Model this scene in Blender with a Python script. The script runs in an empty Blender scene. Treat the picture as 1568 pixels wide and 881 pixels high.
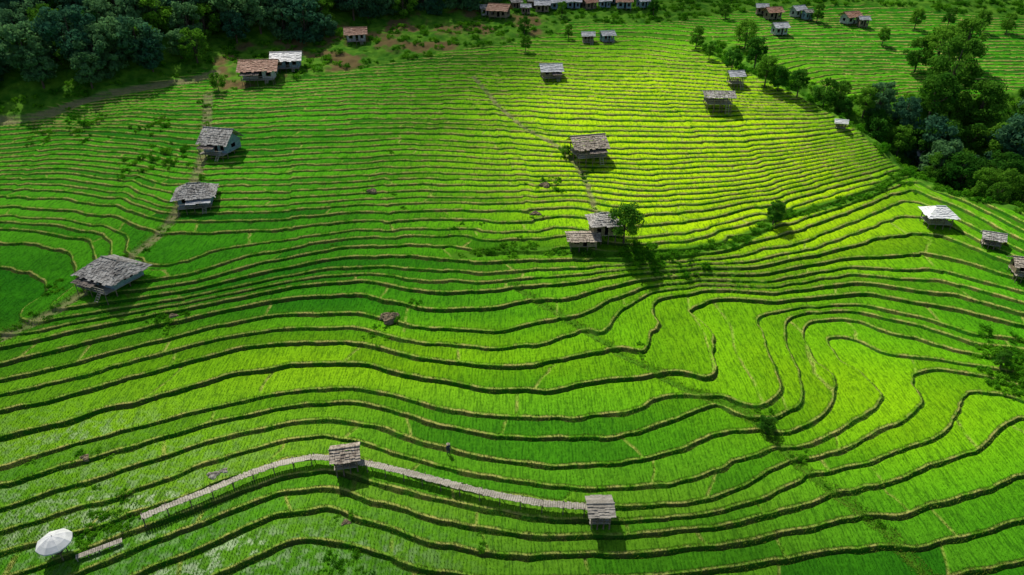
import bpy, math, random
import numpy as np
from mathutils import Vector, Matrix
rng=np.random.default_rng(7); random.seed(7)
sc=bpy.context.scene
# ------------------------------------------------------------------ survey
F=1045.0; CX=784.0; CY=440.5; P=math.radians(30.0); cP,sP=math.cos(P),math.sin(P)
HC=66.0; S=0.17; SP=3.2; G=S*SP
def ray(px,py):
    a=(px-CX)/F; b=-(py-CY)/F
    return (a, cP+b*sP, -sP+b*cP)
def dbase(py):
    r=ray(CX,py); return HC/(S*r[1]-r[2])*r[1]
Y0=dbase(881.0); Z0=S*Y0
def Lr(py): return (dbase(py)-Y0)/SP
def at_level(px,py,L):
    r=ray(px,py); t=(Z0+G*L-HC)/r[2]; return (r[0]*t, r[1]*t)
def at_plane(px,py):
    r=ray(px,py); t=HC/(S*r[1]-r[2]); return (r[0]*t, r[1]*t)
def ss(x,a,b):
    t=np.clip((x-a)/(b-a),0,1); return t*t*(3-2*t)
_lat=rng.random((256,256))
def vnoise(x,y,scale,seed=0):
    u=x/scale+seed*17.31+500; v=y/scale+seed*9.77+500
    iu=np.floor(u).astype(np.int64); iv=np.floor(v).astype(np.int64)
    fu=u-iu; fv=v-iv; fu=fu*fu*(3-2*fu); fv=fv*fv*(3-2*fv)
    a=_lat[iu&255,iv&255]; b=_lat[(iu+1)&255,iv&255]; c=_lat[iu&255,(iv+1)&255]; d=_lat[(iu+1)&255,(iv+1)&255]
    return (a*(1-fu)+b*fu)*(1-fv)+(c*(1-fu)+d*fu)*fv*1.0
# contour lines of the terraces (level given by its reference height)
CT=[
(850,[(250,881),(350,842),(430,802),(500,792),(560,812),(650,848),(740,865),(850,868),(950,865),(1100,850),(1250,825),(1350,805)]),
(790,[(100,881),(230,828),(330,790),(430,757),(500,748),(560,763),(650,790),(740,812),(850,825),(945,820),(1080,808),(1200,782),(1290,762)]),
(735,[(0,850),(120,815),(225,783),(330,748),(430,715),(500,702),(560,709),(650,735),(740,757),(850,775),(940,783),(1050,778),(1150,750),(1215,712)]),
(690,[(0,790),(120,757),(250,716),(350,684),(430,664),(500,656),(560,665),(650,690),(750,715),(850,730),(950,730),(1050,712),(1130,685),(1170,662)]),
(650,[(0,745),(120,712),(250,674),(350,648),(450,628),(530,622),(590,632),(650,649),(750,665),(850,678),(950,672),(1050,645),(1100,622)]),
(610,[(0,700),(120,667),(250,632),(350,608),(450,592),(550,588),(600,597),(650,609),(750,622),(850,628),(950,612),(1030,588)]),
(570,[(0,655),(120,624),(250,590),(350,566),(450,550),(550,548),(650,568),(750,580),(850,580),(950,548)]),
(530,[(0,607),(120,580),(250,545),(350,520),(450,507),(550,510),(650,529),(750,536),(830,529),(890,508)]),
(490,[(0,572),(120,545),(250,512),(350,488),(450,470),(550,470),(650,488),(750,490),(820,478),(870,474),(930,450),(1000,434),(1080,425),(1170,428),(1300,404),(1420,404),(1568,440)]),
(455,[(0,540),(120,512),(250,482),(350,462),(450,441),(550,434),(650,452),(720,452),(790,443),(870,436),(960,421),(1060,414),(1150,414),(1250,394),(1350,370),(1450,373),(1568,413)]),
(415,[(50,495),(150,478),(280,458),(400,433),(500,412),(600,408),(650,414),(750,416),(850,411),(950,406),(1050,400),(1120,395),(1210,376),(1290,346),(1350,325),(1400,312),(1460,335),(1568,385)]),
(385,[(105,465),(200,452),(300,436),(400,410),(500,387),(600,381),(650,384),(750,387),(870,381),(960,388),(1060,381),(1170,355),(1240,335),(1330,305),(1390,282),(1470,312),(1568,358)]),
(350,[(210,390),(350,380),(450,364),(550,351),(650,350),(780,350),(880,346),(960,362),(1080,350),(1160,328),(1250,303),(1350,277),(1400,262),(1480,290),(1568,330)]),
(320,[(262,335),(400,333),(550,322),(650,320),(780,318),(880,312),(960,325),(1080,320),(1180,302),(1290,275),(1385,248)]),
(280,[(290,290),(450,290),(650,280),(780,282),(880,280),(1000,290),(1120,284),(1220,264),(1330,242),(1372,234)]),
(240,[(318,250),(450,246),(650,240),(800,245),(900,249),(1020,252),(1130,248),(1230,236),(1335,218)]),
(200,[(320,208),(450,205),(650,200),(780,205),(880,212),(1000,213),(1120,214),(1220,208),(1295,198)]),
(165,[(325,174),(450,170),(650,165),(760,168),(880,175),(1000,177),(1080,179),(1160,177),(1245,176)]),
(130,[(380,142),(500,136),(650,130),(750,131),(880,138),(1000,142),(1080,146),(1180,150)]),
(100,[(480,110),(650,101),(750,100),(880,107),(980,110),(1060,114),(1115,118)]),
(70,[(650,75),(780,70),(900,72),(1000,75),(1060,82)]),
(40,[(800,40),(900,38),(1000,35),(1100,42)]),
(165,[(310,177),(200,172),(120,178)]),(200,[(300,208),(200,200),(100,196),(0,204)]),
(240,[(300,250),(200,236),(100,230),(0,237)]),(280,[(272,298),(200,276),(100,263),(0,267)]),
(320,[(250,333),(180,313),(100,300),(0,300)]),(350,[(195,385),(180,352),(100,334),(0,330)]),
(385,[(100,460),(140,420),(125,378),(60,360),(0,357)]),(400,[(62,480),(105,432),(90,395),(0,384)]),
(415,[(50,492),(62,455),(48,426),(0,412)]),
# east of the ditch
(530,[(920,520),(955,478),(1000,447),(1075,437),(1170,441),(1300,420),(1450,434),(1568,466)]),
(555,[(985,552),(1028,492),(1065,453),(1120,446),(1185,453),(1320,436),(1450,454),(1568,485)]),
(590,[(1078,590),(1108,550),(1102,500),(1128,464),(1200,464),(1330,452),(1430,470),(1568,502)]),
(620,[(1140,622),(1190,600),(1190,560),(1172,512),(1195,478),(1310,466),(1400,484),(1490,512),(1568,522)]),
(655,[(1175,650),(1232,625),(1240,590),(1222,545),(1214,505),(1240,480),(1300,480),(1380,497),(1440,514),(1500,532),(1568,540)]),
(690,[(1200,680),(1262,655),(1320,622),(1312,588),(1272,555),(1242,522),(1262,500),(1310,502),(1345,522),(1400,538),(1460,548),(1568,562)]),
(727,[(1222,705),(1300,682),(1375,648),(1405,605),(1395,572),(1430,562),(1490,570),(1568,590)]),
(758,[(1250,730),(1350,706),(1440,672),(1482,635),(1490,608),(1530,602),(1568,615)]),
(790,[(1295,760),(1400,727),(1490,697),(1540,660),(1568,642)]),
(820,[(1340,790),(1430,765),(1500,745),(1568,712)]),
(850,[(1370,818),(1450,800),(1568,765)]),
(900,[(1410,865),(1500,842),(1568,825)]),
(100,[(1250,100),(1400,100)]),(70,[(1200,70),(1350,70),(1568,72)]),(0,[(0,0),(300,0),(600,0),(900,0),(1200,0),(1568,0)]),
]
pts=[];val=[]
for yr,pl in CT:
    L=Lr(yr)
    for i in range(len(pl)):
        pts.append(at_level(pl[i][0],pl[i][1],L)); val.append(L)
        if i<len(pl)-1:
            n=int(math.hypot(pl[i+1][0]-pl[i][0],pl[i+1][1]-pl[i][1])//60)
            for k in range(1,n+1):
                t=k/(n+1); pts.append(at_level(pl[i][0]*(1-t)+pl[i+1][0]*t,pl[i][1]*(1-t)+pl[i+1][1]*t,L)); val.append(L)
pts=np.array(pts);val=np.array(val)
res=val-(pts[:,1]-Y0)/SP
q=pts/100.0
def U(d2): return 0.5*d2*np.log(d2+1e-12)
n=len(q); K=U(((q[:,None]-q[None])**2).sum(-1))+np.eye(n)*3e-4
A=np.zeros((n+3,n+3)); A[:n,:n]=K; A[:n,n]=1;A[:n,n+1:]=q; A[n,:n]=1;A[n+1:,:n]=q.T
w=np.linalg.solve(A,np.concatenate([res,np.zeros(3)]))
def tps(x,y):
    out=np.empty(x.size); X=x.ravel()/100;Yy=y.ravel()/100
    for s in range(0,x.size,8000):
        a=X[s:s+8000];b=Yy[s:s+8000]
        d2=(a[:,None]-q[None,:,0])**2+(b[:,None]-q[None,:,1])**2
        out[s:s+8000]=U(d2)@w[:n]+w[n]+w[n+1]*a+w[n+2]*b
    return out.reshape(x.shape)
# ------------------------------------------------------------------ grid
cd=np.linspace(-1.08,1.08,1041); ex=1.08*(5/1.08)**(np.arange(1,21)/20.0)
cs=np.concatenate([-ex[::-1],cd,ex])
dd=np.array([dbase(v) for v in np.linspace(960,-20,1161)])
front=np.linspace(-250,dd[0],21)[:-1]; far=dd[-1]*(1500/dd[-1])**(np.arange(1,61)/60.0)
ds=np.concatenate([front,dd,far])
def Wf(d): return np.maximum(0.75*(0.781*d+33.0),45.0)
NR,NC=len(ds),len(cs)
Yg=np.repeat(ds[:,None],NC,1); Xg=Wf(ds)[:,None]*cs[None,:]
def upm(nf):
    m=(nf-1)//4+1; M=np.zeros((nf,m))
    for i in range(nf):
        k=min(i//4,m-2); t=(i-4*k)/4.0
        wts=[-.5*t+t*t-.5*t**3,1-2.5*t*t+1.5*t**3,.5*t+2*t*t-1.5*t**3,-.5*t*t+.5*t**3]
        for o,wt in zip((-1,0,1,2),wts): M[i,min(max(k+o,0),m-1)]+=wt
    return M
UR,UC=upm(NR),upm(NC)
def up(c): return UR@c@UC.T
xc=Xg[::4,::4];yc=Yg[::4,::4]
cc=np.abs(np.repeat(cs[None,::4],xc.shape[0],0))
win=(1-ss(cc,1.1,1.9))*(1-ss(yc,250,320))*ss(yc,5,38)
Tc=(yc-Y0)/SP+np.clip(tps(xc,yc),-12,12)*win
T=up(Tc)
def segdist(x,y,pl,closed=False):
    d=np.full(x.shape,1e9); pl=np.array(pl)
    m=len(pl) if closed else len(pl)-1
    for i in range(m):
        a=pl[i];b=pl[(i+1)%len(pl)];ab=b-a
        t=np.clip(((x-a[0])*ab[0]+(y-a[1])*ab[1])/(ab@ab+1e-9),0,1)
        d=np.minimum(d,np.hypot(x-a[0]-t*ab[0],y-a[1]-t*ab[1]))
    return d
def signed(x,y,poly):
    ins=np.zeros(x.shape,bool); m=len(poly)
    for i in range(m):
        x1,y1=poly[i];x2,y2=poly[(i+1)%m]
        c=((y1>y)!=(y2>y))&(x<(x2-x1)*(y-y1)/((y2-y1)+1e-12)+x1); ins^=c
    d=segdist(x,y,poly,True); return np.where(ins,d,-d)
PL=lambda l:[at_plane(*a) for a in l]
pf=PL([(0,190),(150,160),(310,122),(375,92),(520,72),(560,47),(700,37),(745,27),(800,-8)])
forest_poly=[(-900,pf[0][1]-60)]+[(-180,pf[0][1]-8)]+pf+[(pf[-1][0],1600),(-2500,1600)]
scrub_poly=PL([(335,150),(420,138),(500,122),(640,92),(850,52),(872,28),(740,20),(560,40),(370,85),(318,115)])
valley_poly=PL([(1060,62),(1082,95),(1165,138),(1290,188),(1400,234),(1445,262),(1568,316),(1720,385),(1800,300),(1760,140),(1568,135),(1500,142),(1420,135),(1335,160),(1200,125),(1120,72)])
sf=signed(xc,yc,forest_poly); sv=signed(xc,yc,valley_poly); su=signed(xc,yc,scrub_poly)
farw=yc-dbase(22)+6*np.sin(xc*0.05)
forestc=np.maximum(sf,np.maximum(yc-dbase(-8),-400))
wildc=np.maximum(np.maximum(sf,sv),np.maximum(su,farw))
wildc=np.maximum(wildc,(cc-1.25)*80)
WILD=ss(up(wildc),-0.6,0.8)
ditch=[at_level(x,y,Lr(l)) for x,y,l in [(790,440,455),(890,503,530),(960,548,570),(1050,597,615),(1130,627,660),(1170,660,690),(1215,706,735),(1290,762,790),(1350,806,850),(1420,881,905),(1450,930,960)]]
crest=[at_level(x,y,Lr(l)) for x,y,l in [(320,150,145),(318,185,180),(312,240,235),(298,280,272),(265,335,322),(225,375,345),(150,430,370),(100,465,388),(40,498,418),(-60,540,440)]]
seam=[at_level(x,y,Lr(l)) for x,y,l in [(725,118,118),(760,160,158),(800,195,190),(850,222,212),(880,250,242),(900,285,285),(912,325,330)]]
hedge=[at_level(x,y,Lr(l)) for x,y,l in [(700,392,390),(780,386,386),(870,388,390),(960,396,395),(1050,388,394),(1120,374,388),(1170,350,378),(1185,335,365),(1240,322,368),(1330,298,372),(1390,265,365),(1402,245,340)]]
hedge2=[at_level(x,y,Lr(l)) for x,y,l in [(1000,418,458),(1040,410,445),(1100,408,443)]]
road=PL([(-60,208),(0,193),(100,176),(200,152),(300,133),(330,124)])
dD,dC,dS,dH=[up(segdist(xc,yc,l)) for l in (ditch,crest,seam,hedge)]
dRd=up(segdist(xc,yc,road))
hill=up(0.30*np.maximum(sf,0)+0.22*np.maximum(yc-262,0)*(cc<9)-8*ss(sv,0,14)+6*ss(yc,200,260)*ss(xc,60,120))
T=T+0.18*(vnoise(Xg,Yg,9,1)-.5)+0.17*(vnoise(Xg,Yg,3.4,2)-.5)+0.06*(vnoise(Xg,Yg,1.3,15)-.5)+0.40*(vnoise(Xg,Yg,26,3)-.5)
T=T+.35*np.exp(-(dH/2.2)**2)-0.12*np.exp(-(dD/1.0)**2)
# family plots: contour lines jog slightly where one holding meets the next
GR=np.clip(np.abs(np.gradient(T,axis=0)/np.gradient(Yg,axis=0))*SP,0,1)**2
for sd_,scl,am in ((11,19,.26),(12,13,.20),(13,31,.26)):
    nz_=vnoise(Xg*1.6+.3*Yg,Yg*.55,scl,sd_); T=T+am*(ss(nz_,.46,.54)-.5)*ss(Yg,75,110)*GR
# terrace count is denser on the upper slope, treads of unequal width
tt=np.linspace(-120,600,14401); sl_=1+.42*ss(tt,12,24)+.10*(1-ss(tt,3,8)); sl_=sl_*(.66+.68*vnoise(tt,tt*0,.75,21)+.22*(vnoise(tt,tt*0,2.3,22)-.5))
ph=np.concatenate([[0],np.cumsum((sl_[1:]+sl_[:-1])/2*(tt[1]-tt[0]))]); ph-=np.interp(0,tt,ph)
T2=np.interp(T,tt,ph)
Tj=np.gradient(T2,axis=1);Ti=np.gradient(T2,axis=0)
xj=np.gradient(Xg,axis=1);xi=np.gradient(Xg,axis=0);yi=np.gradient(Yg,axis=0)
Tx=Tj/xj;Ty=(Ti-Tx*xi)/yi
SPm=np.clip(1/np.maximum(np.hypot(Tx,Ty),1e-4),.9,14)
k=np.floor(T2);f=T2-k
rw=np.minimum(.32,.17*SPm)*(.55+.95*vnoise(Xg,Yg,2.6,16));rf=rw/SPm
dm=f*SPm;e=(1-f)*SPm
step=ss(f,1-rf,1)
ki=k.astype(np.int64)
r1=rng.random(8192)
Lk=14+34*r1[(ki*37+11)%8192]
Sx=Xg+2.0*vnoise(Xg,Yg,7,4)+1.2*(dm)*(r1[(ki*91)%8192]-.5)
cellf=(Sx+100*r1[(ki*53+7)%8192])/Lk; cell=np.floor(cellf).astype(np.int64)
ddv=np.minimum(cellf-cell,1-(cellf-cell))*Lk
DIV=1-ss(ddv,.10,.26)
RND=.6*r1[(ki*7919+cell*1047)%8192]+.4*r1[(ki*131)%8192]
PATH=np.maximum.reduce([1-ss(dC,.5,1.3),1-ss(dS,.2,.6)])
PATH=np.maximum(PATH,(1-ss(dRd,1.2,1.9)))
DIT=np.maximum(.8*(1-ss(dD,.2,.7)),1-ss(dH,.6,1.5))
def gaus(px,py,lv,rx,ry,rot=0):
    cx_,cy_=at_level(px,py,Lr(lv)); return np.exp(-(((Xg-cx_)/rx)**2+((Yg-cy_)/ry)**2))
YEL=np.clip(1.2*gaus(1010,190,185,36,36)+.85*gaus(1130,290,300,30,17)+.18*gaus(1050,510,560,22,18)+.28*gaus(1350,590,690,22,12)+.38*gaus(540,550,560,30,7)+.25*gaus(150,640,600,28,10)+.18*gaus(1400,640,730,20,10),0,1)  # yellow tint; the strongest patches paint sunlit glow into the rice colour
WET=np.clip(.8*gaus(40,800,700,24,9)+.55*gaus(150,660,620,20,5)+.5*gaus(540,850,810,14,5)+.3*gaus(300,860,820,18,6),0,1)
WET=np.clip(WET*1.2*(.15+1.0*RND),0,1)
OLI=np.clip(.15+.85*gaus(150,760,680,55,22)+.7*gaus(600,800,760,45,14)+.35*gaus(1200,850,850,30,8)+.2*gaus(100,330,300,40,30),0,1)
FLD=(1-WILD)
RICE=ss(dm,.18,.34)*ss(e-rw,.0,.14)*(1-DIV)*(1-PATH)*(1-DIT)*FLD
mic=vnoise(Xg,Yg,.33,5)
hr=.22*(1-.7*WET)
zt=Z0+G*(.82*np.interp(k+step,ph,tt)+.18*T)+RICE*hr*(.8+.45*mic)+.08*(1-ss(dm,.2,.36))*(1-step)+.06*mic*(1-RICE)+DIV*.05
zs=Z0+G*T+(vnoise(Xg,Yg,5,6)-.5)*1.0+(vnoise(Xg,Yg,1.2,7)-.5)*.5
Z=zt*FLD+zs*WILD
Z=Z-.2*np.exp(-(dD/.5)**2)-.10*PATH
Z=Z+hill
def build_mesh(name,co,faces,mats,attrs=None,smooth=False,midx=None):
    me=bpy.data.meshes.new(name); co=np.asarray(co,np.float32);faces=np.asarray(faces,np.int32)
    me.vertices.add(len(co)); me.vertices.foreach_set('co',co.ravel())
    m,kk=faces.shape
    me.loops.add(m*kk); me.loops.foreach_set('vertex_index',faces.ravel())
    me.polygons.add(m); me.polygons.foreach_set('loop_start',np.arange(0,m*kk,kk,dtype=np.int32))
    if smooth: me.polygons.foreach_set('use_smooth',np.ones(m,bool))
    for mt in mats: me.materials.append(mt)
    if midx is not None: me.polygons.foreach_set('material_index',np.asarray(midx,np.int32))
    if attrs:
        for a,v in attrs.items():
            at=me.attributes.new(a,'FLOAT','POINT'); at.data.foreach_set('value',np.asarray(v,np.float32).ravel())
    me.update(calc_edges=True); return me
# ------------------------------------------------------------------ materials
class NT:
    def __init__(s,name):
        s.m=bpy.data.materials.new(name); s.m.use_nodes=True; s.t=s.m.node_tree; s.t.nodes.clear()
        s.out=s.t.nodes.new('ShaderNodeOutputMaterial')
    def n(s,ty,**kw):
        nd=s.t.nodes.new(ty)
        for a,b in kw.items(): setattr(nd,a,b)
        return nd
    def l(s,a,b): s.t.links.new(a,b)
    def setin(s,sock,v):
        if hasattr(v,'is_output') : s.l(v,sock)
        else: sock.default_value=v
    def math(s,op,a,b=0.0,clamp=False):
        nd=s.n('ShaderNodeMath',operation=op,use_clamp=clamp); s.setin(nd.inputs[0],a); s.setin(nd.inputs[1],b); return nd.outputs[0]
    def mix(s,fac,a,b):
        nd=s.n('ShaderNodeMix',data_type='RGBA'); s.setin(nd.inputs[0],fac)
        s.setin(nd.inputs[6],a if hasattr(a,'is_output') else (*a,1)); s.setin(nd.inputs[7],b if hasattr(b,'is_output') else (*b,1)); return nd.outputs[2]
    def rng(s,v,a,b,c=0.0,d=1.0,smooth=True):
        nd=s.n('ShaderNodeMapRange'); nd.interpolation_type='SMOOTHSTEP' if smooth else 'LINEAR'
        s.setin(nd.inputs[0],v); s.setin(nd.inputs[1],a); s.setin(nd.inputs[2],b); s.setin(nd.inputs[3],c); s.setin(nd.inputs[4],d); return nd.outputs[0]
    def attr(s,a): nd=s.n('ShaderNodeAttribute',attribute_name=a); return nd.outputs['Fac']
    def noise(s,scale,detail=3,co=None,rough=.55):
        nd=s.n('ShaderNodeTexNoise'); nd.inputs['Scale'].default_value=scale; nd.inputs['Detail'].default_value=detail; nd.inputs['Roughness'].default_value=rough
        if co is None: co=s.pos()
        s.l(co,nd.inputs['Vector']); return nd.outputs['Fac']
    def pos(s):
        if not hasattr(s,'_p'): s._p=s.n('ShaderNodeNewGeometry').outputs['Position']
        return s._p
    def objco(s): return s.n('ShaderNodeTexCoord').outputs['Object']
    def bsdf(s,col,rough=.9,spec=.2,bump=None,bs=.3,bd=.05):
        b=s.n('ShaderNodeBsdfPrincipled'); s.setin(b.inputs['Base Color'],col if hasattr(col,'is_output') else (*col,1))
        s.setin(b.inputs['Roughness'],rough); s.setin(b.inputs['Specular IOR Level'],spec)
        if bump is not None:
            bm=s.n('ShaderNodeBump'); s.setin(bm.inputs['Strength'],bs); bm.inputs['Distance'].default_value=bd
            s.l(bump,bm.inputs['Height']); s.l(bm.outputs[0],b.inputs['Normal'])
        return b.outputs[0]
    def fin(s,sh): s.l(sh,s.out.inputs[0]); return s.m
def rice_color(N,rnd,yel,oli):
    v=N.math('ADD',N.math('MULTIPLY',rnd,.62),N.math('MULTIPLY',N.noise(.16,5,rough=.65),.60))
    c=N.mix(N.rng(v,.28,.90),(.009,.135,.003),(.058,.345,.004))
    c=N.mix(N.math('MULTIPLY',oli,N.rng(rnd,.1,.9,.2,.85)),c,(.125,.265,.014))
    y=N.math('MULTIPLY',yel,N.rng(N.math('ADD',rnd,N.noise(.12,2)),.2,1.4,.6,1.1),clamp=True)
    return N.mix(y,c,(.360,.580,.003))  # yellow mix, including the painted glow of the sunlit patch
N=NT('terrain_terraces')
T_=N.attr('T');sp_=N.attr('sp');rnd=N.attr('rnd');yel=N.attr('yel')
fr=N.math('FRACT',T_); dmn=N.math('MULTIPLY',fr,sp_); en=N.math('MULTIPLY',N.math('SUBTRACT',1.0,fr),sp_)
rwn=N.attr('rw')
fine=N.noise(3.2,4,rough=.7);mid=N.noise(.5,4)
jit=N.math('MULTIPLY',N.math('SUBTRACT',fine,.5),.35)
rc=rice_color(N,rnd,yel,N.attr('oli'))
rc=N.mix(N.rng(fine,.25,.5,.4,0),rc,(.004,.07,.002))
# planted rows run up the slope
mp=N.n('ShaderNodeMapping'); mp.inputs['Scale'].default_value=(3.4,.55,.3); mp.inputs['Rotation'].default_value=(0,0,.12); N.l(N.pos(),mp.inputs[0])
rows=N.noise(1.0,3,mp.outputs[0],.7)
rc=N.mix(N.rng(rows,.34,.56,.55,0),rc,(.006,.055,.003))
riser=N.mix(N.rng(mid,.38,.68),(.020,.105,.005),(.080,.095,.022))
bund=N.mix(N.rng(N.math('ADD',mid,jit),.3,.70),(.13,.34,.012),(.40,.38,.10))
bundm=N.math('MAXIMUM',N.rng(N.math('ADD',dmn,jit),.16,.30,1,0),N.math('MULTIPLY',N.attr('div'),.7))
bundm=N.math('MULTIPLY',bundm,N.rng(mid,.3,.5,.45,1))
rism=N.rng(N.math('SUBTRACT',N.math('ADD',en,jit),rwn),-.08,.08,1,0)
wetm=N.math('MULTIPLY',N.attr('wet'),N.rng(N.noise(1.1,3),.38,.62,.1,1))
c=N.mix(N.math('MULTIPLY',wetm,.60),rc,(.09,.16,.05))
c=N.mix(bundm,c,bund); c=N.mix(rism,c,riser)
dit=N.mix(mid,(.028,.13,.005),(.09,.22,.012))
c=N.mix(N.attr('dit'),c,dit)
wild=N.mix(N.rng(mid,.3,.7),(.035,.14,.008),(.11,.26,.018))
brown=N.math('MULTIPLY',N.attr('scrub'),N.rng(N.noise(.11,4),.47,.58,0,.85))
wild=N.mix(brown,wild,(.17,.10,.05))
c=N.mix(N.attr('wild'),c,wild)
c=N.mix(N.math('MULTIPLY',N.attr('path'),N.rng(mid,.3,.55,.35,.9)),c,N.mix(fine,(.10,.14,.03),(.34,.28,.16)))
notw=N.math('MULTIPLY',wetm,N.math('MULTIPLY',N.math('SUBTRACT',1.0,rism),N.math('SUBTRACT',1.0,bundm)),clamp=True)
rough=N.rng(notw,.1,.7,.95,.42,False); spec=N.rng(notw,.1,.7,.04,.25,False)
bmp=N.math('ADD',fine,N.math('MULTIPLY',N.noise(9,2),.6))
m_terrain=N.fin(N.bsdf(c,rough,spec,bmp,N.rng(notw,.1,.6,.5,.1,False),.12))
def leafmat(name,c1,c2,tr=.35,yelattr=False,nsc=.35):
    N=NT(name)
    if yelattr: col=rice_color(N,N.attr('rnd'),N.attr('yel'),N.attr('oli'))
    else:
        oi=N.n('ShaderNodeObjectInfo').outputs['Random']
        v=N.math('ADD',N.math('MULTIPLY',oi,.5),N.math('MULTIPLY',N.noise(nsc,3),.75))
        col=N.mix(N.rng(v,.3,.98),c1,c2)
    d=N.n('ShaderNodeBsdfDiffuse'); N.l(col,d.inputs[0])
    t=N.n('ShaderNodeBsdfTranslucent'); N.l(col,t.inputs[0])
    mx=N.n('ShaderNodeMixShader'); mx.inputs[0].default_value=tr; N.l(d.outputs[0],mx.inputs[1]); N.l(t.outputs[0],mx.inputs[2])
    return N.fin(mx.outputs[0])
m_leaf=leafmat('forest_foliage',(.042,.145,.080),(.14,.30,.10),.45)  # bluish leaf tint stands in for haze over the forest
m_leaf2=leafmat('tree_foliage',(.040,.16,.016),(.15,.35,.026),.45)
m_bush=leafmat('bush_foliage',(.045,.21,.008),(.15,.40,.016),.45,nsc=.5)
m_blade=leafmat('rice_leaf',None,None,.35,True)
m_grass=leafmat('bund_grass_leaf',(.09,.28,.010),(.34,.38,.06),.3,nsc=.8)
def simple(name,c1,c2,scale=2.0,rough=.85,stretch=None,spec=.25,bs=.4):
    N=NT(name); co=N.objco()
    if stretch:
        mp=N.n('ShaderNodeMapping'); mp.inputs['Scale'].default_value=stretch; N.l(co,mp.inputs[0]); co=mp.outputs[0]
    v=N.noise(scale,5,co,.65); big=N.noise(.45,2,co)
    f_=N.math('ADD',v,N.math('MULTIPLY',N.math('SUBTRACT',big,.5),.5))
    return N.fin(N.bsdf(N.mix(N.rng(f_,.3,.7),c1,c2),rough,spec,v,bs,.03))
m_bark=simple('bark',(.06,.045,.03),(.14,.11,.08),3)
m_thatch=simple('weathered_shingle',(.11,.10,.09),(.50,.48,.44),1.6,.85,(3,1,1))
m_thatch2=simple('dry_leaf_thatch',(.14,.11,.085),(.46,.40,.32),1.8,.9,(3,1,1))
m_thatch3=simple('dark_leaf_thatch',(.055,.045,.04),(.24,.20,.17),1.8,.9,(3,1,1))
m_tin=simple('tin_roof',(.26,.27,.29),(.54,.55,.57),1.2,.5,(1,.3,1),.4)
m_redroof=simple('rusty_roof',(.24,.11,.065),(.44,.27,.19),1.5,.7,(2,1,1))
m_white=simple('white_canvas',(.60,.61,.60),(.80,.80,.78),1.2,.7)
m_wood=simple('old_timber',(.09,.07,.05),(.26,.20,.15),3,.85,(1,1,4))
m_bamboo=simple('split_bamboo',(.20,.18,.145),(.46,.42,.35),3,.8,(1,4,1))
m_wallb=simple('blue_grey_board',(.13,.20,.26),(.30,.41,.48),2,.8,(1,1,4))
m_wallw=simple('whitewashed_wall',(.32,.32,.31),(.54,.54,.52),1.5,.85)
m_wallt=simple('woven_bamboo_wall',(.14,.10,.07),(.32,.25,.17),4,.85)
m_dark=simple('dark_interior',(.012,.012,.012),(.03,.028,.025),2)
m_rock=simple('rock',(.12,.11,.09),(.34,.32,.28),1.6,.9,None,.2,.9)
m_straw=simple('straw_heap',(.08,.065,.04),(.24,.18,.11),4,.95)
m_cloth=simple('dark_clothes',(.02,.025,.05),(.05,.06,.10),20)
m_skin=simple('skin',(.30,.17,.11),(.36,.21,.14),10,.6)
# ------------------------------------------------------------------ terrain object
idx=np.arange(NR*NC).reshape(NR,NC)
fc=np.stack([idx[:-1,:-1],idx[:-1,1:],idx[1:,1:],idx[1:,:-1]],-1).reshape(-1,4)
SCR=ss(up(su),-1,1.5)
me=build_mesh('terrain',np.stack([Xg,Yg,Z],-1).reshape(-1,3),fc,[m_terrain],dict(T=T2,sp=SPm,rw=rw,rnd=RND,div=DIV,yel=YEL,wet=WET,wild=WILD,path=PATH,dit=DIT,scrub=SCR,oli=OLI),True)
ob=bpy.data.objects.new('terraced_hillside_terrain',me); sc.collection.objects.link(ob)
def look(arr,x,y):
    x=np.asarray(x,float);y=np.asarray(y,float)
    r=np.interp(y,ds,np.arange(NR)); c_=np.interp(x/Wf(y),cs,np.arange(NC))
    i=np.clip(r.astype(int),0,NR-2);j=np.clip(c_.astype(int),0,NC-2);a=r-i;b=c_-j
    return (arr[i,j]*(1-b)+arr[i,j+1]*b)*(1-a)+(arr[i+1,j]*(1-b)+arr[i+1,j+1]*b)*a
def place(px,py):
    r=ray(px,py); t=np.linspace(40,600,5600)
    x,y,z=r[0]*t,r[1]*t,HC+r[2]*t
    g=look(Z,x,y); i=int(np.argmax(z<g)); 
    if not (z<g).any(): i=3000
    return Vector((x[i],y[i],g[i])), t[i]
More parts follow.
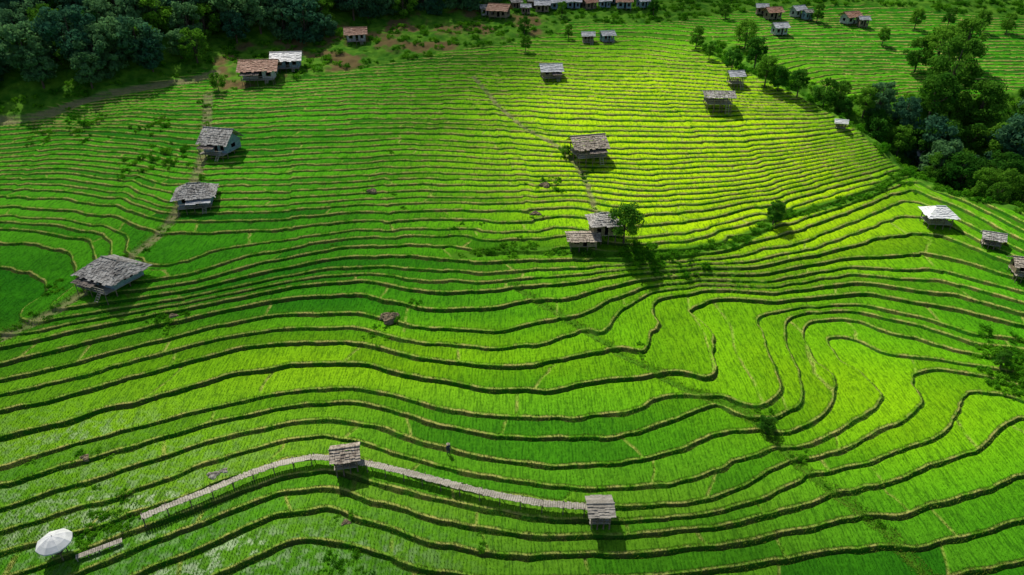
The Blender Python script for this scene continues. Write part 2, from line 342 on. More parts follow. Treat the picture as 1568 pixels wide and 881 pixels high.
# ------------------------------------------------------------------ helpers for objects
def link(o,parent=None):
    sc.collection.objects.link(o)
    if parent: o.parent=parent
    return o
def empty(name,loc=(0,0,0),rot=0):
    o=bpy.data.objects.new(name,None); o.empty_display_size=.5; o.location=loc; o.rotation_euler=(0,0,rot); return link(o)
class MB:
    def __init__(s): s.v=[];s.f=[]
    def box(s,c,d,jr=0):
        n=len(s.v); x,y,z=c; a,b,h=d[0]/2,d[1]/2,d[2]/2
        for sx,sy,sz in [(-1,-1,-1),(1,-1,-1),(1,1,-1),(-1,1,-1),(-1,-1,1),(1,-1,1),(1,1,1),(-1,1,1)]:
            s.v.append((x+sx*a+random.uniform(-jr,jr),y+sy*b+random.uniform(-jr,jr),z+sz*h))
        s.f+= [tuple(n+i for i in q_) for q_ in [(0,3,2,1),(4,5,6,7),(0,1,5,4),(1,2,6,5),(2,3,7,6),(3,0,4,7)]]
    def slab(s,p,th):
        p=[Vector(a) for a in p]; nrm=(p[1]-p[0]).cross(p[3]-p[0]); nrm.normalize()
        if nrm.z<0: p=p[::-1]; nrm=-nrm
        n=len(s.v); s.v+=[tuple(a-nrm*th) for a in p]+[tuple(a) for a in p]
        s.f+= [tuple(n+i for i in q_) for q_ in [(0,3,2,1),(4,5,6,7),(0,1,5,4),(1,2,6,5),(2,3,7,6),(3,0,4,7)]]
    def tube(s,a,b,r0,r1,seg=7):
        a=Vector(a);b=Vector(b);d=(b-a).normalized(); u=d.orthogonal().normalized(); w_=d.cross(u); n=len(s.v)
        for p,r in ((a,r0),(b,r1)):
            for i in range(seg):
                t=2*math.pi*i/seg; s.v.append(tuple(p+u*math.cos(t)*r+w_*math.sin(t)*r))
        for i in range(seg): s.f.append((n+i,n+(i+1)%seg,n+seg+(i+1)%seg,n+seg+i))
        s.f.append(tuple(n+seg+i for i in range(seg)))
    def obj(s,name,mat,parent=None,smooth=False):
        me=bpy.data.meshes.new(name); me.from_pydata(s.v,[],s.f); me.materials.append(mat); me.update()
        if smooth:
            for p in me.polygons: p.use_smooth=True
        return link(bpy.data.objects.new(name,me),parent)
def hut(name,px,py,wpx,ratio=.8,rot=0,sh=.9,wh=1.7,roof='gable',rm=None,wm=None,mode='walled',ver=True,pitch=.55,lean=None):
    rm=rm or m_thatch; wm=wm or m_wallt
    p,dep=place(px,py); W=wpx*dep/F; w=W*.80; d=w*ratio; ov=W*.10+.12
    E=empty(name,(p.x,p.y,p.z-.1),math.radians(rot))
    po=MB()
    for i in range(4):
        for sy in (-1,0,1):
            x=-w/2+.1+(w-.2)*i/3; y=sy*(d/2-.1)
            top=sh+wh if mode!='walled' else sh+.02
            po.tube((x,y,-1.0),(x+random.uniform(-.03,.03),y,top),.09,.08,6)
    vd=d*.32 if ver else 0
    if ver:
        for i in range(5):
            x=-w/2+.1+(w-.2)*i/4; po.tube((x,-d/2-vd,-1.2),(x,-d/2-vd,sh+.85),.06,.05,6)
    po.obj('stilts',m_wood,E)
    dk=MB(); nb=max(6,int((d+vd)/.35))
    for i in range(nb):
        y=-d/2-vd+(d+vd)*(i+.5)/nb; dk.box((random.uniform(-.08,.08),y,sh+.05),(w+.1,(d+vd)/nb*.9,.06))
    if ver:
        dk.box((0,-d/2-vd,sh+.86),(w,.06,.06)); dk.box((0,-d/2-vd,sh+.48),(w,.05,.05))
        for s_ in (-.3,.3): dk.tube((w*.3+s_,-d/2-vd-.9,-.3),(w*.3+s_,-d/2-vd,sh+.05),.04,.04,5)
        for i in range(4): dk.box((w*.3,-d/2-vd-.9+.9*(i+.5)/4,-.3+(sh+.3)*(i+.5)/4),(.62,.1,.04))
    dk.obj('deck',m_bamboo,E)
    zb=sh+.085
    if mode=='walled':
        wl=MB(); t=.07
        def wall(x0,x1,yc_,ops,alongx=True):
            cur=x0
            def bx(a,b,z0,z1):
                if b-a<.01 or z1-z0<.01: return
                if alongx: wl.box(((a+b)/2,yc_,zb+(z0+z1)/2),(b-a,t,z1-z0))
                else: wl.box((yc_,(a+b)/2,zb+(z0+z1)/2),(t,b-a,z1-z0))
            for a,b,z0,z1 in ops:
                bx(cur,a,0,wh); bx(a,b,0,z0); bx(a,b,z1,wh); cur=b
            bx(cur,x1,0,wh)
        hw=w/2; zt_=min(1.35,wh-.15)
        wall(-hw,hw,-d/2,[(-hw*.75,-hw*.35,.55,zt_),(-hw*.05,hw*.25,0,wh-.1),(hw*.5,hw*.8,.55,zt_)])
        wall(-hw,hw,d/2,[(-.4,.4,.6,zt_)])
        wall(-d/2+t/2+.003,d/2-t/2-.003,-hw+t/2,[(-d*.15,d*.15,.6,zt_)],False); wall(-d/2+t/2+.003,d/2-t/2-.003,hw-t/2,[(-d*.15,d*.15,.6,zt_)],False)
        wl.obj('walls',wm,E)
        fr_=MB()
        for a,b in ((-hw*.75,-hw*.35),(hw*.5,hw*.8)):
            for xx in (a,b): fr_.box((xx,-d/2-.06,zb+(.55+zt_)/2),(.07,.05,zt_-.5))
            for zz in (.53,zt_+.03): fr_.box(((a+b)/2,-d/2-.065,zb+zz),(b-a,.045,.06))
        fr_.obj('window_frames',m_wood,E)
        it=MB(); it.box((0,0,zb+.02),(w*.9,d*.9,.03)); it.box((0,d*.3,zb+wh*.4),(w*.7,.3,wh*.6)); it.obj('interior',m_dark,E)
    else:
        rl=MB()
        for sy in (-1,1):
            rl.box((0,sy*(d/2),zb+.75),(w,.07,.07)); rl.box((0,sy*(d/2),zb+.35),(w,.05,.05)); rl.box((0,sy*(d/2-.1),zb+wh-.05),(w,.1,.1))
        for sx in (-1,1): rl.box((sx*w/2,0,zb+.75),(.07,d-.1,.07)); rl.box((sx*w/2,0,zb+wh-.05),(.1,d-.1,.1))
        rl.obj('railings',m_wood,E)
        bn=MB(); bn.box((0,d*.28,zb+.4),(w*.7,.45,.06)); bn.box((-w*.3,d*.28,zb+.19),(.08,.4,.36)); bn.box((w*.3,d*.28,zb+.19),(.08,.4,.36)); bn.obj('bench',m_bamboo,E)
    ze=sh+wh+.02; ex_=w/2+ov; ey=d/2+ov; zr=ze+ey*pitch; rh=ex_ if roof=='gable' else (ex_-ey*.75 if ex_>ey else ex_*.15)
    R=MB(); nc=max(5,int(ey/.38)); 
    def Pf(u,t_,sd): xh=rh+(ex_-rh)*t_; return (u*xh,sd*ey*t_,zr-(zr-ze)*t_)
    def Pe(u,t_,sd): xh=rh+(ex_-rh)*t_; return (sd*xh,u*ey*t_,zr-(zr-ze)*t_)
    def courses(R,fn,sd,nc,wid):
        for c_ in range(nc):
            t0=c_/nc; t1=min((c_+1.35)/nc,1.06); nu=max(4,int(wid/.55))
            cuts=[-1]+[-1+2*(i+random.uniform(-.25,.25))/nu for i in range(1,nu)]+[1]
            for i in range(nu):
                j=random.uniform(0,.08); dt=random.uniform(-.05,.06); a,b=cuts[i]+.002,cuts[i+1]-.002
                q0=fn(a,max(t0,.001),sd);q1=fn(b,max(t0,.001),sd);q2=fn(b,t1+dt,sd);q3=fn(a,t1+dt,sd)
                lift=lambda p_,h:(p_[0],p_[1],p_[2]+h)
                R.slab([lift(q0,.004*c_),lift(q1,.004*c_),lift(q2,.07+j),lift(q3,.07+j)],.03)
    for fn,sd in [(Pf,-1),(Pf,1)]+([(Pe,-1),(Pe,1)] if roof=='hip' else []): courses(R,fn,sd,nc,2*ex_)
    R.obj('roof',rm,E)
    if lean:
        side,lw,lm=lean; x0=side*(w*(1-lw)/2); hl=w*lw/2+.15; dl=vd+.35
        fnl=lambda u,t_,sd:(x0+u*hl,-d/2+.05-(dl)*t_,ze-.22-.42*t_)
        R2=MB(); courses(R2,fnl,1,max(3,int(dl/.4)),2*hl); R2.obj('porch_roof',lm,E)
        pp=MB(); [pp.tube((x0+s_*(hl-.15),-d/2-vd+.03,sh),(x0+s_*(hl-.15),-d/2-vd+.03,ze-.6),.05,.05,6) for s_ in (-1,0,1)]; pp.obj('porch_posts',m_wood,E)
    rd=MB(); rd.tube((-rh-.05,0,zr+.05),(rh+.05,0,zr+.05),.11,.11,8); 
    rd.tube((-ex_*.95,-d/2,ze-.06),(ex_*.95,-d/2,ze-.06),.06,.06,6); rd.tube((-ex_*.95,d/2,ze-.06),(ex_*.95,d/2,ze-.06),.06,.06,6)
    rd.obj('ridge_cap',rm,E)
    if roof=='gable' and mode=='walled':
        gb=MB()
        for sx in (-1,1):
            n_=len(gb.v); x=sx*(w/2-.04); hh=d/2*pitch*1.0
            gb.v+=[(x,-d/2,ze-.0),(x,d/2,ze-.0),(x,0,ze+hh)]; gb.f.append((n_,n_+1,n_+2))
        gb.obj('gables',wm,E)
    return E
# ------------------------------------------------------------------ vegetation prototypes
def leaves(centers,rad,per,size,flat=.75):
    c=np.repeat(np.array(centers),per,0); m=len(c)
    d=rng.normal(size=(m,3)); d/=np.linalg.norm(d,axis=1)[:,None]
    r=np.repeat(np.array(rad),per)[:,None]*(rng.random((m,1))**.35)
    p=c+d*r*np.array([1,1,flat])
    nrm=d+rng.normal(size=(m,3))*.6; nrm/=np.linalg.norm(nrm,axis=1)[:,None]
    a=np.cross(nrm,rng.normal(size=(m,3))); a/=np.linalg.norm(a,axis=1)[:,None]; b=np.cross(nrm,a)
    s_=size*(.6+.8*rng.random((m,1)))
    v=np.stack([p-a*s_,p-b*s_*.6,p+a*s_,p+b*s_*.6],1).reshape(-1,3)
    return v,np.arange(m*4).reshape(-1,4)
def tree_mesh(name,h,cr,ch,ncl,per,leaf,mat,dome=1.0):
    mb=MB(); th=h-ch*.75
    mb.tube((0,0,-1),(0.1,0,th*.6),h*.028,h*.021); mb.tube((.1,0,th*.6),(.2,.1,h*.8),h*.021,h*.008)
    cen=[];rad=[]
    for i in range(ncl):
        a=random.uniform(0,6.283); zz=random.random(); env=math.sin(math.pi*(.15+.75*zz**.85))**.6
        r=cr*env*math.sqrt(random.uniform(.2,1)); x,y,z=r*math.cos(a),r*math.sin(a),h-ch+ch*.9*zz
        cen.append((x,y,z)); rad.append(cr*random.uniform(.20,.40))
        if i%4==0: mb.tube((.1,0,th*random.uniform(.5,.95)),(x*.85,y*.85,z),h*.009,h*.003,5)
    lv,lf=leaves(cen,rad,per,leaf)
    v=np.array(mb.v); fq=[q_ for q_ in mb.f if len(q_)==4]
    co=np.concatenate([v,lv]); faces=np.concatenate([np.array(fq),lf+len(v)])
    return build_mesh(name,co,faces,[m_bark,mat],midx=[0]*len(fq)+[1]*len(lf))
forest_m=[tree_mesh('forest_tree_%d'%i,random.uniform(8.5,11.5),random.uniform(3.4,4.6),random.uniform(7,8.5),44,80,.32,m_leaf) for i in range(7)]
tree_m=[tree_mesh('broadleaf_%d'%i,random.uniform(7,9),random.uniform(2.6,3.4),random.uniform(5.8,7),44,90,.21,m_leaf2) for i in range(5)]
def bush_mesh(name,leaf,mat,n_=10,per=45):
    cen=[(random.uniform(-.7,.7),random.uniform(-.7,.7),random.uniform(.05,.55)) for _ in range(n_)]
    lv,lf=leaves(cen,[random.uniform(.25,.5) for _ in cen],per,leaf)
    return build_mesh(name,lv,lf,[mat])
bush_m=[bush_mesh('bush_%d'%i,.10,m_bush) for i in range(5)]
def inst(mesh,name,x,y,s_,parent=None,dz=-.15,zs=1):
    o=bpy.data.objects.new(name,mesh); z=float(look(Z,x,y)); o.location=(x,y,z+dz); o.scale=(s_,s_,s_*zs); o.rotation_euler=(0,0,random.uniform(0,6.28)); link(o,parent); return o
FM=up(forestc); VM=up(sv)
E=empty('forest_trees'); cnt=0
for gy in np.arange(120,480,5.2):
    sp0=5.2 if gy<300 else 9
    if gy>300 and int(gy)%2: continue
    for gx in np.arange(-330,330,sp0):
        x=gx+random.uniform(-2.2,2.2); y=gy+random.uniform(-2.2,2.2)
        if abs(x)>float(Wf(np.array(y)))*1.25: continue
        if look(FM,x,y)>2.0 and look(dRd,x,y)>3.5:
            inst(random.choice(forest_m if random.random()<.8 else tree_m),'forest_tree',x,y,random.uniform(.7,1.35),E,-1.0); cnt+=1
E2=empty('valley_trees')
for gy in np.arange(110,300,5.2):
    for gx in np.arange(30,260,5.2):
        x=gx+random.uniform(-2.5,2.5); y=gy+random.uniform(-2.5,2.5); v=float(look(VM,x,y))
        if v>2.5 and abs(x)<float(Wf(np.array(y)))*1.2 and random.random()<(.85 if v>7 else .55) and vnoise(np.array(x),np.array(y),22,9)>.32:
            inst(random.choice(tree_m if random.random()<.8 else forest_m),'valley_tree',x,y,random.uniform(.6,1.3)*(.7 if v<6 else 1),E2,-.5); cnt+=1
print('TREES',cnt)
EB=empty('bushes')
def along(l,stepm,off,smin,smax,prob=1):
    for i in range(len(l)-1):
        a=Vector(l[i]);b=Vector(l[i+1]);m=max(1,int((b-a).length/stepm))
        for j in range(m):
            if random.random()>prob: continue
            p=a.lerp(b,(j+random.random())/m); x=p.x+random.gauss(0,off);y=p.y+random.gauss(0,off)
            inst(random.choice(bush_m),'bush',x,y,random.uniform(smin,smax),EB)
along(ditch,.8,.25,.18,.5,.6); along(hedge,.7,.5,.4,1.2,.8); along(hedge2,.8,.7,.4,1.0,.7); along(crest,.8,.9,.3,.8,.8); along(seam,1.0,.3,.2,.5,.6)
for gy in np.arange(90,260,1.9):
    for gx in np.arange(-200,240,1.9):
        x=gx+random.uniform(-1,1);y=gy+random.uniform(-1,1)
        if abs(x)<float(Wf(np.array(y)))*1.1 and look(WILD,x,y)>.5:
            v=float(look(VM,x,y)); s_=float(look(SCR,x,y)); fm=float(look(FM,x,y))
            if fm>5: continue
            pr=.85 if v>0 else (.30 if s_>.3 else .5)
            if look(dRd,x,y)<2.4: continue
            if random.random()<pr: inst(random.choice(bush_m),'bush',x,y,random.uniform(.5,1.7),EB)
for px,py,s_,cntb in [(120,190,6,20),(60,210,5,10),(235,198,5,18),(240,245,7,34),(225,255,5,18),(265,485,3,9),(240,490,3,6),(597,485,2,8),(575,508,3,8),(635,463,1,3),(570,292,1.5,5),(820,327,1.5,6),(840,278,2.5,10),(850,290,2.5,8),(900,270,2.2,6),(510,378,1,3),(620,320,1,3),(700,345,1,2),(985,392,2.0,34),(1000,400,2.2,24),(970,388,1.6,16),(975,535,1.5,6),(1545,540,3.5,40),(1555,570,3,36),(1540,590,2.5,20),(1172,640,1.2,12),(1225,700,1.2,9),(180,800,3,20),(150,815,3,12),(200,782,2,8),(60,710,1.3,3),(135,698,1.5,5),(520,800,1.2,4),(540,870,1.5,8),(510,865,1.5,6),(735,840,1.2,4),(1355,808,1,4),(600,233,1,3),(870,240,2,10),(860,228,2,8),(780,375,2,9),(700,350,1,3),(80,445,2,8),(90,430,1.5,5),(730,340,1,2),(1385,285,2.5,12),(1460,268,3,10)]:
    p,_=place(px,py); big_=1.0 if cntb>12 and px>900 else .72
    for i in range(cntb): inst(random.choice(bush_m),'bush',p.x+random.gauss(0,s_*.6),p.y+random.gauss(0,s_*.5),random.uniform(.4,1.2)*(.7+s_*.1)*big_,EB)
for px,py,hp in [(955,372,68),(1183,345,42),(1190,340,30),(1065,75,34),(805,80,26),(803,52,26),(1140,75,45),(1155,105,48),(1120,110,34),(335,140,30),(1172,665,36),(870,60,22),(1085,92,24),(1560,275,45),(1470,105,75),(1430,110,70),(1400,110,50),(1450,150,90),(1420,190,80),(1490,200,80),(1320,180,50),(1260,165,45),(1220,150,45),(1530,565,34),(1000,25,25),(860,28,25),(1110,30,25),(905,238,18),(866,240,18),(1170,135,50),(1190,140,40),(1350,70,28),(1250,35,28),(1400,45,32),(1500,50,34),(1540,52,30),(1450,42,30)]:
    p,dep=place(px,py); m_=random.choice(tree_m); hm=max(v.co.z for v in m_.vertices)
    inst(m_,'tree',p.x,p.y,hp*dep/F/hm,None,-.1)
# ------------------------------------------------------------------ rice plants / bund grass
def blades(x,y,z,nb,h,wd,lean,attrs):
    m=len(x); x=np.repeat(x,nb);y=np.repeat(y,nb);z=np.repeat(z,nb); M=len(x)
    a=rng.random(M)*6.283; ln=lean*(.4+.9*rng.random(M)); hh=h*(.65+.6*rng.random(M)); b=a+1.57+rng.normal(size=M)*.4
    bx=x+np.cos(a)*.04;by=y+np.sin(a)*.04
    v=np.stack([np.stack([bx-np.cos(b)*wd,by-np.sin(b)*wd,z],-1),np.stack([bx+np.cos(b)*wd,by+np.sin(b)*wd,z],-1),np.stack([x+np.cos(a)*ln,y+np.sin(a)*ln,z+hh],-1)],1).reshape(-1,3)
    return v,np.arange(M*3).reshape(-1,3),{k_:np.repeat(v_,nb*3) for k_,v_ in attrs.items()}
gx,gy=np.meshgrid(np.arange(-95,95,.38),np.arange(38,108,.25)); gx=gx.ravel();gy=gy.ravel()
gx=gx+rng.normal(size=gx.size)*.025+.8*vnoise(gx,gy,14,8);gy=gy+rng.normal(size=gx.size)*.04
ok=np.abs(gx)<Wf(gy)*1.05; gx=gx[ok];gy=gy[ok]
rm_=look(RICE,gx,gy); ok=(rm_>.75)&(rng.random(gx.size)<np.clip(1.1-(gy-60)/60,.35,1)); gx=gx[ok];gy=gy[ok]
rz_=look(Z,gx,gy); wt=look(WET,gx,gy)
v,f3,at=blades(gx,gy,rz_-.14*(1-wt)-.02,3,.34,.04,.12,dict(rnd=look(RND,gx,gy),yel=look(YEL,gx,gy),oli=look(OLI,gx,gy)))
link(bpy.data.objects.new('rice_plants',build_mesh('rice_plants',v,f3,[m_blade],at))); print('HILLS',len(gx))
bm_=((dm<.30)|(DIV>.5)|((e<rw*1.1)&(e>rw*.1))|((dC<1.8)&(dC>.3))|(dS<.9)|(dD<1.0))&(WILD<.5)&(np.abs(cs)[None,:]<1.08)&(Yg>38)&(Yg<240)
ii=np.flatnonzero(bm_.ravel()); ii=rng.choice(ii,60000,replace=False)
bx=Xg.ravel()[ii]+rng.normal(size=len(ii))*.05; by=Yg.ravel()[ii]+rng.normal(size=len(ii))*.05
v,f3,at=blades(bx,by,look(Z,bx,by)-.03,3,.20,.04,.15,{})
link(bpy.data.objects.new('bund_grass',build_mesh('bund_grass',v,f3,[m_grass])))
# ------------------------------------------------------------------ buildings
hut('farm_hut',178,432,80,.8,-24,.7,1.35,'hip',m_thatch,m_wallb,lean=(-1,.6,m_thatch3))
hut('farm_hut',303,310,58,.85,14,.4,1.5,'hip',m_thatch,m_wallb,lean=(1,.7,m_tin))
hut('farm_hut',342,232,50,.9,-14,.5,1.8,'gable',m_thatch,m_wallb,pitch=.75,lean=(-1,.6,m_thatch3))
hut('farm_house',400,118,58,.7,6,.2,1.8,'gable',m_redroof,m_wallw,lean=(-1,.55,m_thatch3))
hut('farm_house',441,102,46,.7,8,.2,1.6,'gable',m_tin,m_wallb)
hut('farm_house',546,62,34,.8,10,.2,1.6,'gable',m_redroof,m_wallw)
hut('farm_hut',843,118,34,.8,8,.3,1.4,'gable',m_tin,m_wallt,lean=(1,.5,m_thatch3))
hut('field_shelter',898,240,54,.8,14,1.0,1.5,'gable',m_thatch2,m_wallt,'open',pitch=.6,lean=(1,.6,m_thatch3))
hut('farm_hut',922,364,44,.95,6,1.2,1.9,'hip',m_thatch,m_wallt,ver=False)
hut('lean_to_shed',892,376,50,.6,2,.4,1.2,'gable',m_thatch2,m_wallt,ver=False,pitch=.28)
hut('field_shelter',1097,165,46,.7,-4,1.4,1.3,'gable',m_thatch,m_wallt,'open',pitch=.3)
hut('field_shelter',1124,131,24,.8,5,.8,1.5,'gable',m_tin,m_wallt,'open')
hut('farm_hut',900,65,20,.8,0,.3,1.5,'gable',m_tin,m_wallt); hut('farm_hut',929,64,22,.8,15,.3,1.5,'gable',m_tin,m_wallb)
hut('field_shelter',1414,250,32,.8,-12,.8,1.4,'gable',m_white,m_wallb,'walled')
hut('field_shelter',1431,345,42,.9,-6,.9,1.5,'hip',m_white,m_wallt,'open',ver=False)
hut('field_shelter',1516,376,30,.8,-25,.5,1.1,'gable',m_thatch,m_wallt,'open',ver=False)
hut('farm_hut',1565,420,40,.8,-15,.6,1.3,'gable',m_thatch2,m_wallt)
hut('field_shelter',1286,197,18,.7,-20,.3,1.0,'gable',m_white,m_wallt,'open',ver=False)
for px,py,wp,mm in [(765,26,34,m_redroof),(805,22,16,m_tin),(830,18,24,m_tin),(853,14,24,m_tin),(878,13,24,m_tin),(902,14,22,m_redroof),(925,12,20,m_tin),(955,13,26,m_redroof),(985,12,22,m_tin),(745,24,20,m_thatch),(1182,29,26,m_redroof),(1220,26,22,m_tin),(1300,36,28,m_redroof),(1320,41,16,m_tin),(1192,53,24,m_tin),(1165,22,18,m_tin),(815,12,18,m_thatch),(866,8,18,m_tin),(890,7,20,m_tin),(940,7,20,m_thatch),(842,8,18,m_redroof),(790,14,18,m_thatch),(1235,30,16,m_thatch)]:
    hut('village_house',px,py,wp,.75,random.uniform(-20,25),.2,1.8,'gable',mm,random.choice([m_wallw,m_wallb,m_wallt]),ver=False)
# ------------------------------------------------------------------ bamboo walkway
wp=[(222,792),(270,772),(330,748),(385,725),(430,710),(480,700),(530,704),(575,712),(640,728),(700,744),(760,758),(830,771),(905,777)]
wl=[place(x,y+10)[0] for x,y in wp]
L_=[];
for i in range(len(wl)-1):
    m=max(2,int((wl[i+1]-wl[i]).length/.24))
    for j in range(m): L_.append(wl[i].lerp(wl[i+1],j/m))
zz=np.array([max(float(look(Z,p.x,p.y)),float(look(Z,p.x,p.y+.4))) for p in L_])
kern=np.ones(31)/31; zsm=np.convolve(np.pad(zz,15,'edge'),kern,'valid')+1.0
EW=empty('bamboo_walkway'); pk=MB(); pst=MB()
for i,p in enumerate(L_[:-1]):
    d=(L_[i+1]-p); d.z=0; d.normalize(); nrm=Vector((-d.y,d.x,0)); z=zsm[i]+random.uniform(-.012,.012); hw=.43+random.uniform(-.07,.07)
    a=Vector((p.x,p.y,z))+nrm*random.uniform(-.03,.03); s_=.108
    pk.slab([a-nrm*hw-d*s_,a+nrm*hw-d*s_,a+nrm*hw+d*s_,a-nrm*hw+d*s_],.04)
    if i%9==0:
        for sg in (-1,1):
            b=a+nrm*.42*sg; g=float(look(Z,b.x,b.y)); pst.tube((b.x,b.y,g-.5),(b.x,b.y,z+.16),.06,.05,6)
        pst.tube(tuple(a-nrm*.5+Vector((0,0,-.09))),tuple(a+nrm*.5+Vector((0,0,-.09))),.04,.04,5)
    if i%3==0 and i+3<len(L_)-1:
        for sg in (-1,1):
            b=a+nrm*.30*sg; c_=Vector((L_[i+3].x,L_[i+3].y,zsm[i+3]))+nrm*.30*sg
            b.z=zsm[i]-.09;c_.z=zsm[i+3]-.09; pst.tube(tuple(b),tuple(c_),.04,.04,5)
pk.obj('slats',m_bamboo,EW); pst.obj('posts',m_wood,EW)
hut('walkway_shelter',532,716,42,.8,12,.8,1.4,'gable',m_thatch2,m_wallt,'open',ver=False)
hut('walkway_shelter',917,799,38,1.0,2,.8,1.4,'gable',m_bamboo,m_wallt,'open',ver=False,pitch=.3)
fb=MB(); a=place(120,858)[0]; b=place(190,832)[0]; m=26
for i in range(m):
    p=a.lerp(b,i/m); d=(b-a).normalized(); nrm=Vector((-d.y,d.x,0)); p.z=a.z*(1-i/m)+b.z*i/m+.45
    fb.slab([p-nrm*.3-d*.1,p+nrm*.3-d*.1,p+nrm*.3+d*.1,p-nrm*.3+d*.1],.04)
    if i%6==0:
        for sg in (-1,1): fb.tube(tuple(p+nrm*.28*sg-Vector((0,0,1.2))),tuple(p+nrm*.28*sg),.04,.04,5)
fb.obj('footbridge',m_bamboo)
# parasol
p,dep=place(93,850); R_=25*dep/F; U_=empty('parasol',(p.x,p.y,p.z)); cn=MB(); nseg=16
cn.v.append((0,0,2.75)); rings=[(.35,2.62),(.7,2.33),(1.0,1.95),(1.0,1.80)]
for r_,z_ in rings:
    for i in range(nseg):
        t=6.28318*i/nseg; rr=R_*r_*(1 if i%2==0 else .955); cn.v.append((rr*math.cos(t),rr*math.sin(t),z_-(0 if i%2==0 else .05)))
for i in range(nseg): cn.f.append((0,1+i,1+(i+1)%nseg))
for j in range(3):
    for i in range(nseg): cn.f.append((1+j*nseg+i,1+(j+1)*nseg+i,1+(j+1)*nseg+(i+1)%nseg,1+j*nseg+(i+1)%nseg))
cn.obj('canopy',m_white,U_)
pl=MB(); pl.tube((0,0,-.3),(0,0,2.85),.035,.03,8)
for i in range(8):
    t=6.28318*i/8; pl.tube((0,0,2.3),(R_*.95*math.cos(t),R_*.95*math.sin(t),1.95),.015,.012,4)
pl.obj('pole',m_wood,U_)
tb=MB(); tb.box((0,0,.72),(1.1,1.1,.06)); [tb.box((sx*.45,sy*.45,.2),(.07,.07,.97)) for sx in(-1,1) for sy in(-1,1)]; tb.obj('table',m_wood,U_)
def heap(name,px,py,wpx,mat):
    p,dep=place(px,py); r=wpx*dep/F/2; b=MB(); nu,nv=18,9
    for j in range(nv):
        for i in range(nu):
            a=6.28318*i/nu; v_=j/(nv-1); rr=r*math.cos(v_*1.5)*(1+.28*math.sin(3*a+px)+random.uniform(-.12,.12)); b.v.append((rr*math.cos(a),rr*.8*math.sin(a),-.3+r*.75*math.sin(v_*1.5)+random.uniform(-.06,.06)*r))
    for j in range(nv-1):
        for i in range(nu): b.f.append((j*nu+i,j*nu+(i+1)%nu,(j+1)*nu+(i+1)%nu,(j+1)*nu+i))
    b.f.append(tuple((nv-1)*nu+i for i in range(nu)))
    o=b.obj(name,mat); o.location=p; return o
heap('boulder',326,728,22,m_rock); heap('boulder',343,722,18,m_rock); heap('straw_heap',597,487,30,m_straw); heap('straw_heap',570,293,16,m_straw); heap('straw_heap',820,328,18,m_straw); heap('straw_heap',530,800,18,m_straw)
heap('straw_heap',835,284,18,m_straw);heap('straw_heap',130,700,16,m_straw);heap('straw_heap',265,484,16,m_straw)
# ------------------------------------------------------------------ farmer
p,dep=place(687,696); PE=empty('farmer',(p.x,p.y,p.z-.15),.5)
def skin(name,V,Ed,Rr,mat,sub=1):
    me=bpy.data.meshes.new(name); me.from_pydata(V,Ed,[]); me.materials.append(mat); o=link(bpy.data.objects.new(name,me),PE)
    md=o.modifiers.new('s','SKIN'); 
    for i,r_ in enumerate(Rr):
        me.skin_vertices[0].data[i].radius=(r_,r_); me.skin_vertices[0].data[i].use_root=(i==0)
    o.modifiers.new('d','SUBSURF').levels=sub; o.modifiers['d'].render_levels=sub; md.use_smooth_shade=True; return o
V=[(0,0,.95),(0,0,1.15),(0,0,1.38),(0,0,1.47),(-.10,0,.88),(-.12,-.06,.50),(-.12,.02,.10),(-.12,-.14,.05),(.10,0,.88),(.12,.08,.50),(.12,.14,.10),(.12,0,.05),(-.19,0,1.38),(-.25,-.03,1.12),(-.24,-.14,.90),(.19,0,1.38),(.25,.03,1.12),(.25,-.06,.88)]
Ed=[(0,1),(1,2),(2,3),(0,4),(4,5),(5,6),(6,7),(0,8),(8,9),(9,10),(10,11),(2,12),(12,13),(13,14),(2,15),(15,16),(16,17)]
skin('body',V,Ed,[.14,.13,.15,.06,.10,.07,.05,.04,.10,.07,.05,.04,.065,.05,.035,.065,.05,.035],m_cloth)
skin('head',[(0,0,1.46),(0,-.01,1.56),(0,-.015,1.66),(0,-.10,1.59)],[(0,1),(1,2),(1,3)],[.05,.09,.085,.018],m_skin,2)
hm=MB(); 
for i in range(14):
    t=6.28318*i/14; hm.v.append((.23*math.cos(t),.23*math.sin(t)-.01,1.68))
hm.v.append((0,-.01,1.86)); hm.f+=[(i,(i+1)%14,14) for i in range(14)]+[tuple(range(13,-1,-1))]; hm.obj('conical_hat',m_thatch2,PE)
for nm,b0 in (('hand_left',(-.24,-.15,.88)),('hand_right',(.25,-.07,.86))):
    V=[b0,(b0[0],b0[1]-.03,b0[2]-.07)];Ed=[(0,1)];R2=[.03,.032]
    for i,(o_,l_) in enumerate([(-.03,.06),(-.01,.075),(.01,.07),(.03,.055)]):
        n_=len(V); V+=[(b0[0]+o_,b0[1]-.035,b0[2]-.10),(b0[0]+o_,b0[1]-.055,b0[2]-.10-l_*.6)]; Ed+=[(1,n_),(n_,n_+1)]; R2+=[.01,.008]
    n_=len(V); V+=[(b0[0]+.045,b0[1]-.03,b0[2]-.05),(b0[0]+.055,b0[1]-.05,b0[2]-.09)]; Ed+=[(0,n_),(n_,n_+1)]; R2+=[.012,.01]
    skin(nm,V,Ed,R2,m_skin)
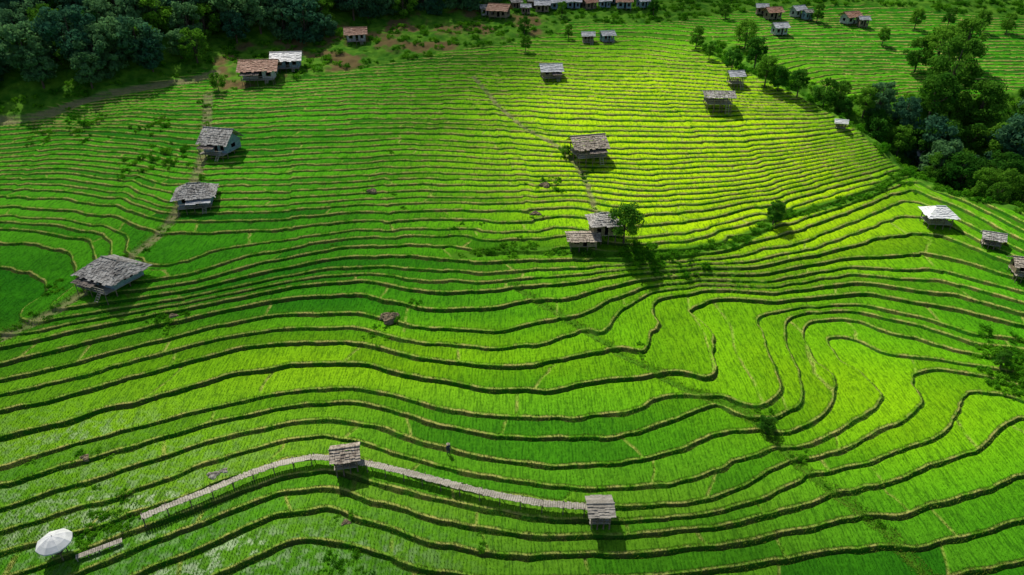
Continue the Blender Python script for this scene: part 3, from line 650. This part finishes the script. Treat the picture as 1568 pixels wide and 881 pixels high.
# ------------------------------------------------------------------ sun, sky, light gobo
EL=math.radians(55); AZ=math.radians(-30)
sd=Vector((math.sin(AZ)*math.cos(EL),math.cos(AZ)*math.cos(EL),math.sin(EL)))
sl=bpy.data.lights.new('sun','SUN'); sl.energy=5.0; sl.angle=math.radians(.5); sl.color=(1,.95,.84)
so=link(bpy.data.objects.new('sun',sl)); so.rotation_euler=sd.to_track_quat('Z','Y').to_euler(); so.location=(0,0,300)
wd=bpy.data.worlds.new('World'); sc.world=wd; wd.use_nodes=True; nt=wd.node_tree
bg=nt.nodes['Background']; sk=nt.nodes.new('ShaderNodeTexSky'); sk.sky_type='NISHITA'; sk.sun_disc=False; sk.sun_elevation=EL; sk.sun_rotation=AZ%(2*math.pi)
nt.links.new(sk.outputs[0],bg.inputs[0]); bg.inputs[1].default_value=.095
CZ=400.0
N=NT('cloud'); tot=None  # unseen sheet overhead, added to shade the fields and light chosen spots
def hole(px,py,lv,rx,ry,st):  # thins the sheet where sunlight is wanted on the ground
    global tot
    x,y=at_level(px,py,Lr(lv)); z=Z0+G*Lr(lv); t=(CZ-z)/sd.z
    s_=N.n('ShaderNodeVectorMath',operation='SUBTRACT'); N.l(N.pos(),s_.inputs[0]); s_.inputs[1].default_value=(x+sd.x*t,y+sd.y*t,0)
    m_=N.n('ShaderNodeVectorMath',operation='MULTIPLY'); N.l(s_.outputs[0],m_.inputs[0]); m_.inputs[1].default_value=(1/rx,1/ry,0)
    ln=N.n('ShaderNodeVectorMath',operation='LENGTH'); N.l(m_.outputs[0],ln.inputs[0])
    g_=N.rng(ln.outputs['Value'],0.25,1.0,st,0)
    tot=g_ if tot is None else N.math('ADD',tot,g_)
hole(1060,215,210,58,68,.95); hole(1150,540,600,60,30,.40); hole(560,560,560,60,24,.35); hole(150,680,620,45,22,.30); hole(560,250,250,55,50,.22); hole(1350,90,90,70,50,.45); hole(1450,330,330,35,25,.40); hole(200,90,60,70,70,.30); hole(900,780,760,60,16,.15)
dn=N.math('SUBTRACT',N.math('ADD',.54,N.math('MULTIPLY',N.math('SUBTRACT',N.noise(.016,3),.5),1.1)),tot,clamp=True)
dn=N.math('MINIMUM',dn,.85)
gcx,gcy=-160,440
s_=N.n('ShaderNodeVectorMath',operation='SUBTRACT'); N.l(N.pos(),s_.inputs[0]); s_.inputs[1].default_value=(gcx,gcy,0)
m_=N.n('ShaderNodeVectorMath',operation='MULTIPLY'); N.l(s_.outputs[0],m_.inputs[0]); m_.inputs[1].default_value=(1/400,1/330,0)
ln=N.n('ShaderNodeVectorMath',operation='LENGTH'); N.l(m_.outputs[0],ln.inputs[0])
dn=N.math('MULTIPLY',dn,N.rng(ln.outputs['Value'],.8,1.0,1,0))
tp=N.n('ShaderNodeBsdfTransparent'); tl=N.n('ShaderNodeBsdfTranslucent'); tl.inputs[0].default_value=(.75,.75,.75,1)
mx=N.n('ShaderNodeMixShader'); N.l(dn,mx.inputs[0]); N.l(tp.outputs[0],mx.inputs[1]); N.l(tl.outputs[0],mx.inputs[2]); m_cloud_gobo=N.fin(mx.outputs[0])
gx,gy=np.meshgrid(np.linspace(gcx-400,gcx+400,41),np.linspace(gcy-330,gcy+330,41)); gz=CZ+14*vnoise(gx,gy,160,4); ix=np.arange(41*41).reshape(41,41)
link(bpy.data.objects.new('cloud',build_mesh('cloud',np.stack([gx,gy,gz],-1).reshape(-1,3),np.stack([ix[:-1,:-1],ix[:-1,1:],ix[1:,1:],ix[1:,:-1]],-1).reshape(-1,4),[m_cloud_gobo],smooth=True)))
# ------------------------------------------------------------------ camera
cam=bpy.data.cameras.new('camera'); cam.sensor_width=36; cam.lens=36*F/1568; cam.clip_end=5000; cam.clip_start=.5
co=link(bpy.data.objects.new('camera',cam)); co.location=(0,0,HC); co.rotation_euler=(math.pi/2-P,0,0); sc.camera=co
sc.view_settings.view_transform='Standard'; sc.view_settings.look='None'; sc.view_settings.exposure=0
